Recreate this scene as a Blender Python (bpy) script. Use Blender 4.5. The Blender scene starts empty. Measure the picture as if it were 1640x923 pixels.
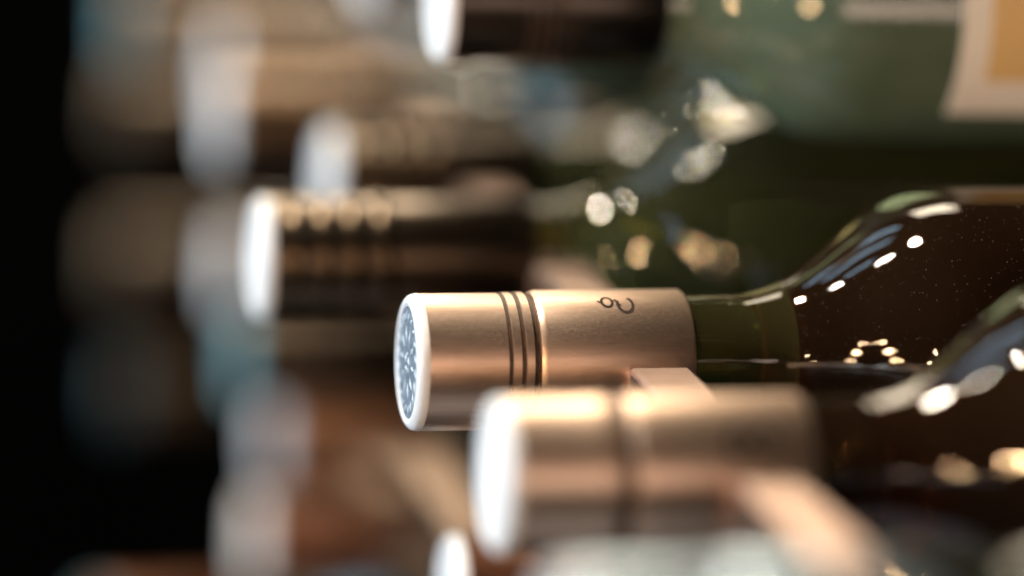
import bpy, bmesh, math, random
from mathutils import Matrix, Vector
random.seed(7)
S = bpy.context.scene
COL = S.collection
R = math.radians

# ------------------------------------------------------------------ camera
cam = bpy.data.cameras.new('camera')
cam_o = bpy.data.objects.new('camera', cam)
COL.objects.link(cam_o)
RIGHT = Vector((0.9781327, -0.20362889, 0.04232849))
UP = Vector((0.0058688, 0.23046223, 0.97306357))
FWD = Vector((0.20789897, 0.95153688, -0.2266177))
m = Matrix((RIGHT, UP, -FWD)).transposed().to_4x4()
m.translation = Vector((-0.11796388, -0.64421128, 0.16982187))
cam_o.matrix_world = m
cam.sensor_width = 36
cam.lens = 5000 / 1640 * 36
cam.clip_start = 0.02
cam.clip_end = 60
cam.dof.use_dof = True
cam.dof.focus_distance = 0.672
cam.dof.aperture_fstop = 2.12
cam.dof.aperture_blades = 0
S.camera = cam_o

# ------------------------------------------------------------------ world, exposure
w = bpy.data.worlds.new('World')
S.world = w
w.use_nodes = True
bg = w.node_tree.nodes['Background']
bg.inputs['Color'].default_value = (0.5, 0.62, 0.6, 1)
bg.inputs['Strength'].default_value = 0.012
S.view_settings.view_transform = 'Standard'
S.view_settings.look = 'None'
S.view_settings.exposure = 0
S.view_settings.gamma = 1
S.cycles.use_denoising = True
S.cycles.max_bounces = 10
S.cycles.glossy_bounces = 5
S.cycles.transmission_bounces = 10
S.cycles.caustics_reflective = True
S.cycles.caustics_refractive = False
S.cycles.sample_clamp_indirect = 6
S.cycles.blur_glossy = 0.3

# ------------------------------------------------------------------ lamps
def look(o, target):
    d = Vector(target) - o.location
    o.rotation_euler = d.to_track_quat('-Z', 'Y').to_euler()

def area(name, loc, target, sx, sy, power, color):
    l = bpy.data.lights.new(name, 'AREA')
    l.shape = 'RECTANGLE'
    l.size, l.size_y = sx, sy
    l.energy = power
    l.color = color
    o = bpy.data.objects.new(name, l)
    COL.objects.link(o)
    o.location = loc
    look(o, target)
    return o

def bulb(loc, power, color, rad=0.03):
    l = bpy.data.lights.new('spot_bulb', 'POINT')
    l.energy = power
    l.color = color
    l.shadow_soft_size = rad
    o = bpy.data.objects.new('spot_bulb', l)
    COL.objects.link(o)
    o.location = loc
    return o

# daylight from a tall shop window beyond the cap side, warm ceiling panel behind the rack, warm room behind the viewer
area('window_light', (-1.45, 0.12, 0.22), (0, 0.1, 0), 0.7, 0.9, 31, (0.56, 0.81, 1.0))
for dx in (-0.36, 0.0, 0.3):                            # three tall panes of a far window
    area('window_pane', (-0.95 + dx, 1.35 + dx * 0.7, 1.05), (0.05, 0.1, 0), 0.09, 1.1, 1.7, (0.55, 0.80, 1.0))
area('ceiling_panel', (0.26, 1.70, 1.22), (0.05, 0.05, 0), 0.65, 1.3, 36, (1.0, 0.82, 0.6))
area('room_light', (0.3, -2.2, 0.25), (0.05, 0, 0), 1.4, 0.4, 15, (1.0, 0.72, 0.58))
area('fill_from_below', (-0.1, -0.5, -1.1), (0.05, 0.05, 0), 1.2, 0.8, 1.2, (0.95, 0.95, 1.0))  # added fill from below, imitating bounce; no lamp stands there
WHITE = (1.0, 0.86, 0.68)
WARM = (1.0, 0.62, 0.32)
bulb((-0.48, 0.50, 1.42), 135, WHITE, 0.075)
bulb((-0.80, 0.55, 1.22), 14, WHITE, 0.03)
bulb((-0.95, -1.20, 0.16), 20, WARM, 0.045)
bulb((-1.30, -0.74, 0.30), 20, WARM, 0.045)
bulb((-1.15, -1.55, 0.52), 8, WARM, 0.03)
bulb((-1.39, -0.64, 0.46), 5, WARM, 0.02)
bulb((-1.30, -0.86, 0.16), 5, WARM, 0.02)
bulb((-0.92, -1.35, 0.40), 5, WARM, 0.02)

# ------------------------------------------------------------------ materials
def mat(name):
    mm = bpy.data.materials.new(name)
    mm.use_nodes = True
    nt = mm.node_tree
    return mm, nt, nt.nodes['Principled BSDF']

def noise_ramp(nt, scale, c0, c1, stretch=(1, 1, 1), p0=0.35, p1=0.65, detail=4):
    tc = nt.nodes.new('ShaderNodeTexCoord')
    mp = nt.nodes.new('ShaderNodeMapping')
    mp.inputs['Scale'].default_value = stretch
    n = nt.nodes.new('ShaderNodeTexNoise')
    n.inputs['Scale'].default_value = scale
    n.inputs['Detail'].default_value = detail
    r = nt.nodes.new('ShaderNodeValToRGB')
    r.color_ramp.elements[0].position = p0
    r.color_ramp.elements[1].position = p1
    r.color_ramp.elements[0].color = (*c0, 1)
    r.color_ramp.elements[1].color = (*c1, 1)
    nt.links.new(tc.outputs['Object'], mp.inputs['Vector'])
    nt.links.new(mp.outputs['Vector'], n.inputs['Vector'])
    nt.links.new(n.outputs['Fac'], r.inputs['Fac'])
    return n, r

def add_bump(nt, b, n, strength, dist):
    bp = nt.nodes.new('ShaderNodeBump')
    bp.inputs['Strength'].default_value = strength
    bp.inputs['Distance'].default_value = dist
    nt.links.new(n.outputs['Fac'], bp.inputs['Height'])
    nt.links.new(bp.outputs['Normal'], b.inputs['Normal'])

def metal(name, c0, c1, rough, metallic=1.0):
    mm, nt, b = mat(name)
    n, r = noise_ramp(nt, 900, c0, c1, (0.12, 1, 1))
    nt.links.new(r.outputs['Color'], b.inputs['Base Color'])
    b.inputs['Metallic'].default_value = metallic
    n3 = nt.nodes.new('ShaderNodeTexNoise')              # handling marks
    n3.inputs['Scale'].default_value = 140
    n3.inputs['Detail'].default_value = 6
    mr = nt.nodes.new('ShaderNodeMapRange')
    mr.inputs['From Min'].default_value = 0.3
    mr.inputs['From Max'].default_value = 0.7
    mr.inputs['To Min'].default_value = rough - 0.05
    mr.inputs['To Max'].default_value = rough + 0.07
    nt.links.new(n3.outputs['Fac'], mr.inputs['Value'])
    nt.links.new(mr.outputs['Result'], b.inputs['Roughness'])
    add_bump(nt, b, n, 0.15, 0.00005)
    return mm

def plain(name, c0, c1, rough, scale=600, metallic=0.0):
    mm, nt, b = mat(name)
    n, r = noise_ramp(nt, scale, c0, c1)
    nt.links.new(r.outputs['Color'], b.inputs['Base Color'])
    b.inputs['Roughness'].default_value = rough
    b.inputs['Metallic'].default_value = metallic
    return mm

def glass(name, c0, c1, trans, rough=0.03, neck=None):
    mm, nt, b = mat(name)
    n, r = noise_ramp(nt, 60, c0, c1)
    nt.links.new(r.outputs['Color'], b.inputs['Base Color'])
    b.inputs['Roughness'].default_value = rough
    if neck:                                             # empty glass above the level of the wine
        tc = nt.nodes.new('ShaderNodeTexCoord')
        sx = nt.nodes.new('ShaderNodeSeparateXYZ')
        gt = nt.nodes.new('ShaderNodeMath'); gt.operation = 'GREATER_THAN'; gt.inputs[1].default_value = 0.0838
        mx = nt.nodes.new('ShaderNodeMix'); mx.data_type = 'RGBA'
        mx.inputs[6].default_value = (*neck, 1)
        nt.links.new(tc.outputs['Object'], sx.inputs[0]); nt.links.new(sx.outputs['X'], gt.inputs[0])
        nt.links.new(gt.outputs[0], mx.inputs[0]); nt.links.new(r.outputs['Color'], mx.inputs[7])
        nt.links.new(mx.outputs[2], b.inputs['Base Color'])
    b.inputs['IOR'].default_value = 1.5
    b.inputs['Transmission Weight'].default_value = trans
    n2 = nt.nodes.new('ShaderNodeTexNoise')              # slow ripples of moulded glass
    n2.inputs['Scale'].default_value = 22
    n2.inputs['Detail'].default_value = 0
    add_bump(nt, b, n2, 0.03, 0.0003)
    return mm

M = {
    'rose': metal('rose_gold_metal', (0.72, 0.52, 0.39), (0.79, 0.58, 0.45), 0.40),
    'dark': metal('dark_bronze_metal', (0.085, 0.062, 0.04), (0.11, 0.08, 0.055), 0.29),
    'coal': metal('black_metal', (0.03, 0.026, 0.022), (0.045, 0.038, 0.032), 0.3),
    'bronze': plain('bronze_highlight_end', (0.17, 0.125, 0.085), (0.20, 0.15, 0.10), 0.6),  # brown tone standing in for blurred highlights in the dark
    'teal': plain('teal_light_tint', (0.15, 0.31, 0.36), (0.20, 0.37, 0.42), 0.4),  # teal tint standing in for bluish light and haze on blurred ends
    'slate': plain('dark_slate_haze', (0.035, 0.07, 0.08), (0.05, 0.09, 0.10), 0.5),  # dark teal standing in for faint background haze
    'relief': plain('grey_relief', (0.36, 0.42, 0.49), (0.50, 0.56, 0.62), 0.4),
    'blush': plain('pale_pink_lacquer', (0.82, 0.74, 0.69), (0.86, 0.78, 0.73), 0.4),
    'tan': metal('tan_bronze_metal', (0.115, 0.075, 0.045), (0.145, 0.096, 0.06), 0.36),
    'rust': metal('rust_copper_metal', (0.17, 0.075, 0.04), (0.22, 0.10, 0.06), 0.42),
    'copper': metal('aged_copper_metal', (0.42, 0.21, 0.11), (0.50, 0.26, 0.15), 0.42),
    'silver': metal('pale_silver_metal', (0.34, 0.44, 0.53), (0.42, 0.52, 0.61), 0.35),
    'white': plain('white_lacquer', (0.78, 0.79, 0.82), (0.84, 0.85, 0.87), 0.35),
    'emblem': plain('blue_grey_print', (0.09, 0.12, 0.16), (0.22, 0.27, 0.33), 0.45, 900),
    'print': plain('dark_brown_print', (0.02, 0.012, 0.008), (0.03, 0.018, 0.012), 0.9),
    'groove': plain('groove_shade_tone', (0.05, 0.03, 0.02), (0.08, 0.05, 0.03), 0.5),  # dark tone painted for the shade inside the cap's cuts
    'strip': metal('copper_strip_metal', (0.46, 0.325, 0.255), (0.52, 0.37, 0.30), 0.5),
    'rust_strip': metal('brown_strip_metal', (0.29, 0.205, 0.15), (0.35, 0.25, 0.185), 0.45),
    'brown': glass('brown_bottle_glass', (0.24, 0.115, 0.05), (0.30, 0.15, 0.07), 0.965, 0.025, (0.52, 0.47, 0.17)),
    'umber': glass('dark_brown_bottle_glass', (0.24, 0.115, 0.05), (0.30, 0.15, 0.07), 0.96, 0.025),
    'green': glass('green_bottle_glass', (0.18, 0.27, 0.18), (0.24, 0.33, 0.23), 0.62, 0.08),
    'olive': glass('olive_bottle_glass', (0.40, 0.40, 0.15), (0.48, 0.48, 0.20), 0.96, 0.04),
    'black': glass('dark_bottle_glass', (0.02, 0.03, 0.02), (0.03, 0.04, 0.03), 0.5),
    'wine': plain('dark_red_wine', (0.38, 0.125, 0.045), (0.46, 0.17, 0.07), 0.6, 30),
    'paper': plain('cream_paper', (0.74, 0.72, 0.66), (0.80, 0.78, 0.72), 0.8),
    'amber': plain('amber_print', (0.62, 0.42, 0.17), (0.70, 0.50, 0.23), 0.7),
    'sparkle': plain('pale_sparkle', (0.16, 0.12, 0.10), (0.3, 0.25, 0.2), 0.6),
    'wall': plain('dark_room_wall', (0.002, 0.002, 0.002), (0.004, 0.004, 0.004), 0.9, 2),
}

M['wine'].node_tree.nodes['Principled BSDF'].inputs['Specular IOR Level'].default_value = 0.0
M['wall'].node_tree.nodes['Principled BSDF'].inputs['Specular IOR Level'].default_value = 0.0

# ------------------------------------------------------------------ mesh helpers
def link(name, me, material, parent=None):
    o = bpy.data.objects.new(name, me)
    COL.objects.link(o)
    if material and not me.materials:
        me.materials.append(M[material])
    if parent:
        o.parent = parent
    return o

def smooth(me, sharp=None):
    for p in me.polygons:
        p.use_smooth = True
    if sharp:
        me.set_sharp_from_angle(angle=R(sharp))

def lathe_mesh(name, prof, seg=64, sharp=35, a0=0.0, a1=2 * math.pi):
    """revolve (x, r) pairs about the X axis"""
    full = abs(a1 - a0 - 2 * math.pi) < 1e-6
    vs, fs, rings = [], [], []
    cnt = seg if full else seg + 1
    for (x, r) in prof:
        if r < 1e-7:
            rings.append([len(vs)])
            vs.append((x, 0, 0))
        else:
            rings.append(list(range(len(vs), len(vs) + cnt)))
            for k in range(cnt):
                a = a0 + (a1 - a0) * k / seg
                vs.append((x, r * math.cos(a), r * math.sin(a)))
    for A, B in zip(rings, rings[1:]):
        for k in range(seg):
            k2 = (k + 1) % cnt
            if len(A) == 1 and len(B) == 1:
                continue
            if len(A) == 1:
                fs.append((A[0], B[k], B[k2]))
            elif len(B) == 1:
                fs.append((A[k], B[0], A[k2]))
            else:
                fs.append((A[k], B[k], B[k2], A[k2]))
    me = bpy.data.meshes.new(name)
    me.from_pydata(vs, [], fs)
    bm = bmesh.new(); bm.from_mesh(me)
    bmesh.ops.recalc_face_normals(bm, faces=bm.faces)
    bm.to_mesh(me); bm.free()
    smooth(me, sharp)
    return me

SH = [(0.0600, 0.0141), (0.070, 0.0142), (0.0765, 0.0146), (0.0825, 0.0162), (0.088, 0.0190), (0.094, 0.0233),
      (0.1005, 0.0290), (0.107, 0.0338), (0.113, 0.0366), (0.120, 0.0380), (0.128, 0.0384)]

def body_profile(rb, length):
    k = (rb - 0.0141) / (0.0384 - 0.0141)
    pts = [(x, 0.0141 + (r - 0.0141) * k) for x, r in SH]
    out = []
    for i in range(len(pts) - 1):                        # Catmull-Rom through the shoulder
        p0, p1, p2, p3 = pts[max(i - 1, 0)], pts[i], pts[i + 1], pts[min(i + 2, len(pts) - 1)]
        for t in [q / 10 for q in range(10)]:
            q = []
            for c in (0, 1):
                q.append(0.5 * (2 * p1[c] + (p2[c] - p0[c]) * t + (2 * p0[c] - 5 * p1[c] + 4 * p2[c] - p3[c]) * t * t
                                + (3 * p1[c] - p0[c] - 3 * p2[c] + p3[c]) * t ** 3))
            out.append(tuple(q))
    L = length
    out += [(0.128, rb), (0.17, rb), (0.22, rb), (L - 0.012, rb), (L - 0.005, rb - 0.0015), (L - 0.001, rb - 0.005),
            (L, rb - 0.009), (L - 0.004, rb - 0.015), (L - 0.02, rb * 0.25), (L - 0.024, 0)]
    return [(0.0595, 0), (0.0595, 0.0139)] + out

def cap_profile(kind, cl):
    r = 0.0149
    if kind == 'triple':        # three grooves about a third of the way down
        p = [(0.0027, r), (0.0198, r), (0.0200, r - 0.0006), (0.0206, r - 0.0006), (0.0208, r + 0.0001), (0.0226, r + 0.0001),
             (0.0228, r - 0.0006), (0.0235, r - 0.0006), (0.0237, r + 0.0002), (0.0254, r + 0.0002), (0.0257, r - 0.0011),
             (0.0266, r - 0.0011), (0.0270, r + 0.0001), (0.0276, r + 0.0004), (0.0284, r + 0.0006), (cl - 0.0006, r + 0.0006),
             (cl, r + 0.0003)]
    elif kind == 'single':
        p = [(0.0027, r), (0.0175, r), (0.019, r + 0.0002), (0.0225, r + 0.0002), (0.0232, r), (0.0238, r - 0.0009), (0.0252, r - 0.0009),
             (0.0258, r + 0.0001), (0.0268, r + 0.0003), (0.030, r + 0.0003), (0.0315, r + 0.0002), (cl - 0.0006, r + 0.0004), (cl, r + 0.0001)]
    else:                       # ribbed: rounded beads near the end
        p = [(0.0027, r)]
        for c in (0.0085, 0.0155, 0.0225, 0.0300):
            for t in (-1, -0.5, 0, 0.5, 1):
                p.append((c + t * 0.0017, r + 0.0006 * (1 - t * t)))
        p += [(0.0335, r), (cl - 0.0006, r), (cl, r - 0.0003)]
    return p + [(cl, 0.0142), (cl - 0.004, 0.01415)]

def top_profile():
    r = 0.0149
    return [(0.0005, 0), (0.0005, 0.0124), (0.0001, 0.0127), (0.0, 0.0131), (0.0001, 0.0136), (0.0004, 0.0141), (0.0009, 0.0146),
            (0.0015, 0.0148), (0.0022, r + 0.00005), (0.0027, r + 0.00005), (0.0028, r - 0.0004)]

def ribbon_mesh(name, path, width, r, closed=False):
    """thin printed stroke on a cylinder of radius r; path of (x, arc length)"""
    vs, fs = [], []
    n = len(path)
    for i in range(n):
        a = path[(i - 1) % n] if closed or i else path[i]
        b = path[(i + 1) % n] if closed or i < n - 1 else path[i]
        d = Vector((b[0] - a[0], b[1] - a[1])).normalized()
        nn = Vector((-d.y, d.x)) * width / 2
        for s in (1, -1):
            x, u = path[i][0] + nn.x * s, path[i][1] + nn.y * s
            th = u / r
            for rr in (r, r + 0.00006):
                vs.append((x, -rr * math.cos(th), rr * math.sin(th)))
    for i in range(n if closed else n - 1):
        j = (i + 1) % n
        A = [4 * i + q for q in range(4)]; B = [4 * j + q for q in range(4)]
        fs += [(A[1], A[3], B[3], B[1]), (A[0], A[1], B[1], B[0]), (A[3], A[2], B[2], B[3])]
    me = bpy.data.meshes.new(name)
    me.from_pydata(vs, [], fs)
    return me

CACHE = {}
def cached(key, fn):
    if key not in CACHE:
        CACHE[key] = fn()
    return CACHE[key]

def emblem_parts(top):
    """embossed ring of leaves and a rim of beads on the flat of the cap"""
    disc = lathe_mesh('emblem_disc', [(0.0003, 0), (0.0003, 0.0122), (0.0005, 0.0122)], 48)
    d = link('emblem_disc', disc, 'emblem', top)
    vs, fs = [], []
    def blade(cx, cy, ang, ln, wd):
        b = len(vs)
        for (u, v, h) in ((-ln, 0, 0), (0, wd, 0), (ln, 0, 0), (0, -wd, 0), (0, 0, 0.0003)):
            vs.append((0.0003 - h, cx + u * math.cos(ang) - v * math.sin(ang), cy + u * math.sin(ang) + v * math.cos(ang)))
        fs.extend([(b, b + 1, b + 4), (b + 1, b + 2, b + 4), (b + 2, b + 3, b + 4), (b + 3, b, b + 4)])
    for k in range(20):
        a = 2 * math.pi * k / 20
        blade(0.0102 * math.cos(a), 0.0102 * math.sin(a), a + 0.8, 0.0015, 0.0006)
    for k in range(10):
        a = 2 * math.pi * k / 10
        blade(0.0062 * math.cos(a), 0.0062 * math.sin(a), a, 0.0019, 0.0006)
    for k in range(5):
        a = 2 * math.pi * k / 5 + 0.3
        blade(0.0018 * math.cos(a), 0.0018 * math.sin(a), a + 1.2, 0.0012, 0.0006)
    me = bpy.data.meshes.new('emblem_relief'); me.from_pydata(vs, [], fs)
    link('emblem_relief', me, 'relief', top)

def bottle(label, loc, glassm, capm, kind, endm='white', rb=0.0384, length=0.295, cl=0.061, group='wine bottles lying in the rack', seg=96, shift=0.0):
    t = bpy.data.objects.new('wine_bottle', None)
    COL.objects.link(t)
    t.location = loc
    t.empty_display_size = 0.02
    t['label'] = label; t['category'] = 'bottle'; t['group'] = group
    g = link('glass_body', cached(('g', rb, length, glassm, seg), lambda: lathe_mesh('glass_body', body_profile(rb, length), seg)), glassm, t)
    g.location.x = shift
    c = link('screw_cap', cached(('c', kind, cl, capm, seg), lambda: lathe_mesh('screw_cap', cap_profile(kind, cl), seg, 30)), capm, t)
    if kind in ('triple', 'single'):
        for x0, x1, rr in ((0.0200, 0.0206, 0.0144), (0.0228, 0.0235, 0.0144), (0.0257, 0.0266, 0.0139)) if kind == 'triple' else ((0.0238, 0.0252, 0.0140),):
            link('groove_shade', cached(('tg', x0), lambda: lathe_mesh('groove_shade', [(x0 - 0.0001, rr), (x0 - 0.0001, rr + 0.0003), (x1 + 0.0001, rr + 0.0003), (x1 + 0.0001, rr)], 96)), 'groove', c)  # dark ring lining the cut, its inner shade put into the colour
    top = link('cap_top', cached(('t', endm, seg), lambda: lathe_mesh('cap_top', top_profile(), seg, 40)), endm, c)
    return t, g, c, top

# ------------------------------------------------------------------ setting
me = bpy.data.meshes.new('room_wall')
me.from_pydata([(-4, 3.4, -2), (5, 3.4, -2), (5, 3.4, 3), (-4, 3.4, 3), (-4, 3.5, -2), (5, 3.5, -2), (5, 3.5, 3), (-4, 3.5, 3)], [],
               [(0, 1, 2, 3), (5, 4, 7, 6), (4, 0, 3, 7), (1, 5, 6, 2), (3, 2, 6, 7), (4, 5, 1, 0)])
o = link('room_wall', me, 'wall'); o['kind'] = 'structure'

# ------------------------------------------------------------------ bottles
Y0 = -0.190; Y1 = -0.0825; Y2 = 0.0; Y3 = 0.0975; Y4 = 0.192; Y5 = 0.292; Y6 = 0.39; Y7 = 0.487
b0 = bottle('pale silver capped bottle at the bottom edge, nearest of the row', (-0.009, Y0, 0), 'black', 'silver', 'triple')
b1 = bottle('blurred rose gold capped bottle in front, its cap marked by one wide groove', (0.002, Y1, -0.001), 'umber', 'rose', 'single')
b2 = bottle('sharp rose gold capped bottle in the middle with an embossed cap end', (0, Y2, 0), 'brown', 'rose', 'triple', seg=128)
b3 = bottle('dark capped green bottle just behind the sharp rose gold one', (-0.0205, Y3, 0.001), 'olive', 'dark', 'ribbed', cl=0.068)
b4 = bottle('dark capped bottle with pale end, second behind the sharp rose gold one', (0.010, Y4, 0.001), 'olive', 'dark', 'ribbed')
b5 = bottle('bronze capped bottle with blurred pale blue end, third behind the sharp one', (-0.0085, Y5, 0), 'black', 'tan', 'ribbed')
b6 = bottle('bronze capped bottle at the upper left, fourth behind the sharp one', (0.003, Y6, 0), 'black', 'tan', 'single')
b7 = bottle('farthest bottle at the top left with a dim greenish cap end', (-0.021, Y7, 0), 'black', 'dark', 'ribbed', 'teal')
U0 = bottle('green bottle of the upper row with black cap and cream paper label', (0.0178, 0.0755, 0.0685), 'green', 'coal', 'triple', rb=0.033, cl=0.053, shift=-0.022)
L23 = bottle('lower bottle whose white cap end shows at the bottom edge by the front cap', (0.021, 0.0488, -0.071), 'black', 'rust', 'single')
L56 = bottle('lower bottle with a dim teal cap end under the dark capped bottle', (0.004, 0.375, -0.066), 'black', 'dark', 'ribbed')
LA = bottle('bottom row bottle with a blurred pinkish white cap end at the lower edge', (0.007, 0.306, -0.139), 'black', 'rust', 'single', 'blush')
LB = bottle('bottom row bottle with a blurred blue white cap end, left of the sharp bottle', (0.023, 0.389, -0.129), 'black', 'copper', 'ribbed')
U_block = bottle('black capped bottle added behind the green upper row one to block ceiling panel reflections', (0.036, 0.1455, 0.0575), 'olive', 'coal', 'triple', rb=0.0325)  # unseen bottle added to keep panel reflections off the glass below
U1 = bottle('upper row bottle far back whose white end just dips into the top edge', (0.027, 0.241, 0.0575), 'black', 'coal', 'triple', rb=0.033)
bottle('added far bottle, its dark slate end standing in for faint haze at the left', (-0.012, 0.585, -0.165), 'black', 'dark', 'single', 'slate')
LC = bottle('lower bottle with a cap end tinted for dim bluish light, beneath the teal one', (0.004, 0.33, -0.085), 'black', 'dark', 'single', 'teal')
bottle('added far bottle, its bronze end standing in for a blurred highlight at left', (-0.011, 0.619, -0.119), 'black', 'dark', 'single', 'bronze')
bottle('added far bottle, its bronze end standing in for the higher blurred highlight at left', (-0.008, 0.634, -0.056), 'black', 'dark', 'single', 'bronze')
bottle('far low bottle with a cap end tinted teal for a dim glow at the lower left corner', (-0.026, 0.507, -0.243), 'black', 'rust', 'single', 'teal')
for bt in (b1, b2):
    pr = [(x, r - 0.0013) for x, r in body_profile(0.0384, 0.295)[2:] if x > 0.0835 and r > 0.012]
    pr = [(0.0835, 0)] + pr + [(0.27, 0.0)]
    link('wine', cached(('w',), lambda: lathe_mesh('wine', [q for q in pr if q[0] < 0.272], 96)), 'wine', bt[1])

# the emblem on the sharp bottle's cap end
emblem_parts(b2[3])
# dark print on the two rose gold caps
def ring_path(cx, cu, rx, ru, a0=0, a1=360, n=28):
    return [(cx + rx * math.cos(R(a0 + (a1 - a0) * k / n)), cu + ru * math.sin(R(a0 + (a1 - a0) * k / n))) for k in range(n if a1 - a0 == 360 else n + 1)]
RC = 0.01552
u0 = RC * R(66)
link('print_mark', ribbon_mesh('print_mark', ring_path(0.0427, u0 + 0.0008, 0.0012, 0.0017), 0.0006, RC, True), 'print', b2[2])
link('print_mark', ribbon_mesh('print_mark', [(0.0406, u0 + 0.0012), (0.0412, u0 + 0.0006), (0.0418, u0 + 0.0003)], 0.0005, RC), 'print', b2[2])
link('print_mark', ribbon_mesh('print_mark', ring_path(0.0466, u0, 0.0017, 0.0026, 150, 420), 0.00065, RC), 'print', b2[2])
link('print_mark', ribbon_mesh('print_mark', [(0.0445, u0 + 0.0018), (0.0450, u0 + 0.0004), (0.0454, u0 - 0.0006)], 0.0006, RC), 'print', b2[2])
u1 = RC * R(38)
link('print_mark', ribbon_mesh('print_mark', ring_path(0.0455, u1, 0.002, 0.0026), 0.0012, RC, True), 'print', b1[2])
link('print_mark', ribbon_mesh('print_mark', ring_path(0.0505, u1, 0.002, 0.0026), 0.0012, RC, True), 'print', b1[2])

# paper label on the upper bottle
lab = link('paper_label', lathe_mesh('paper_label', [(0.1195, 0.0330), (0.1195, 0.03325), (0.205, 0.03325), (0.205, 0.0330)], 48, 30, R(110), R(222)), 'paper', U0[0])
link('label_panel', lathe_mesh('label_panel', [(0.1265, 0.03326), (0.1265, 0.03334), (0.198, 0.03334), (0.198, 0.03326)], 48, 30, R(118), R(204)), 'amber', lab)

# pale specks standing in for a fine dusty sparkle on the sharp bottle's glass
def sparkle(parent, count, x0, x1, rad):
    prof = body_profile(0.0384, 0.295)[2:]
    vs, fs = [], []
    for _ in range(count):
        x = random.uniform(x0, x1)
        r = 0.0384
        for (xa, ra), (xb, rbb) in zip(prof, prof[1:]):
            if xa <= x <= xb:
                r = ra + (rbb - ra) * (x - xa) / max(xb - xa, 1e-9); break
        a = R(random.uniform(80, 230))
        s = rad * random.uniform(0.5, 1.6)
        c = Vector((x, r * math.cos(a), r * math.sin(a)))
        nrm = Vector((0, math.cos(a), math.sin(a)))
        tx = Vector((1, 0, 0)); ty = nrm.cross(tx)
        b = len(vs)
        rot = random.uniform(0, 3)
        for k in range(5):
            q = rot + 2 * math.pi * k / 5
            vs.append(c + (tx * math.cos(q) + ty * math.sin(q)) * s * random.uniform(0.6, 1.2))
        vs.append(c + nrm * s * 0.8)
        fs += [(b + k, b + (k + 1) % 5, b + 5) for k in range(5)]
    me = bpy.data.meshes.new('sparkle_specks'); me.from_pydata([tuple(v) for v in vs], [], fs)
    d = link('sparkle_specks', me, 'sparkle', parent); d['kind'] = 'stuff'
sparkle(b2[0], 1300, 0.084, 0.16, 0.00007)

# ------------------------------------------------------------------ cradle rails: copper strips bent round each neck
def rail(label, ys, z, x0, x1, r=0.01565, th=0.0020, y_start=None, y_end=None, mt='strip'):
    top = []
    y_start = ys[0][0] - 0.06 if y_start is None else y_start
    y_end = ys[-1][0] + 0.06 if y_end is None else y_end
    top.append((y_start, z))
    for yc, zc in ys:
        cr = 0.0028
        top += [(yc - r - cr, z), (yc - r - cr * 0.5, z - cr * 0.13), (yc - r - cr * 0.13, z - cr * 0.5)]
        for k in range(15):
            an = math.pi + k / 14 * math.pi
            top.append((yc + r * math.cos(an), min(zc, z - cr) + r * math.sin(an)))
        top += [(yc + r + cr * 0.13, z - cr * 0.5), (yc + r + cr * 0.5, z - cr * 0.13), (yc + r + cr, z)]
    top.append((y_end, z))
    bm = bmesh.new()
    rows = []
    for i, (y, zz) in enumerate(top):
        a = top[max(i - 1, 0)]; b = top[min(i + 1, len(top) - 1)]
        d = Vector((b[0] - a[0], b[1] - a[1])).normalized()
        n = Vector((d.y, -d.x)) * th
        e = 0.0006
        rows.append([bm.verts.new(p) for p in ((x0 + e, y, zz), (x1 - e, y, zz), (x1, y + n.x * 0.3, zz + n.y * 0.3), (x1, y + n.x * 0.8, zz + n.y * 0.8),
                     (x1 - e, y + n.x, zz + n.y), (x0 + e, y + n.x, zz + n.y), (x0, y + n.x * 0.8, zz + n.y * 0.8), (x0, y + n.x * 0.3, zz + n.y * 0.3))])
    for A, B in zip(rows, rows[1:]):
        for k in range(8):
            bm.faces.new((A[k], A[(k + 1) % 8], B[(k + 1) % 8], B[k]))
    bm.faces.new(rows[0]); bm.faces.new(rows[-1][::-1])
    bmesh.ops.recalc_face_normals(bm, faces=bm.faces)
    me = bpy.data.meshes.new('cradle_rail'); bm.to_mesh(me); bm.free()
    smooth(me, 40)
    o = link('cradle_rail', me, mt)
    o['label'] = label; o['category'] = 'rail'; o['group'] = 'metal cradle rails of the bottle rack'
    return o

rail('copper cradle rail under the necks of the middle row of bottles', [(y, 0) for y in (Y0, Y1, Y2, Y3, Y4, Y5, Y6, Y7)], 0.003, 0.0458, 0.0585)
rail('brown cradle rail of the lower row, showing beside the front white cap end', [(0.0488, -0.071)], -0.068, 0.028, 0.0425, y_end=0.165, mt='rust_strip')
rail('brown cradle rail of the bottom row, under the blurred caps at lower left', [(0.306, -0.137), (0.389, -0.129)], -0.13, 0.05, 0.0645, mt='rust_strip')
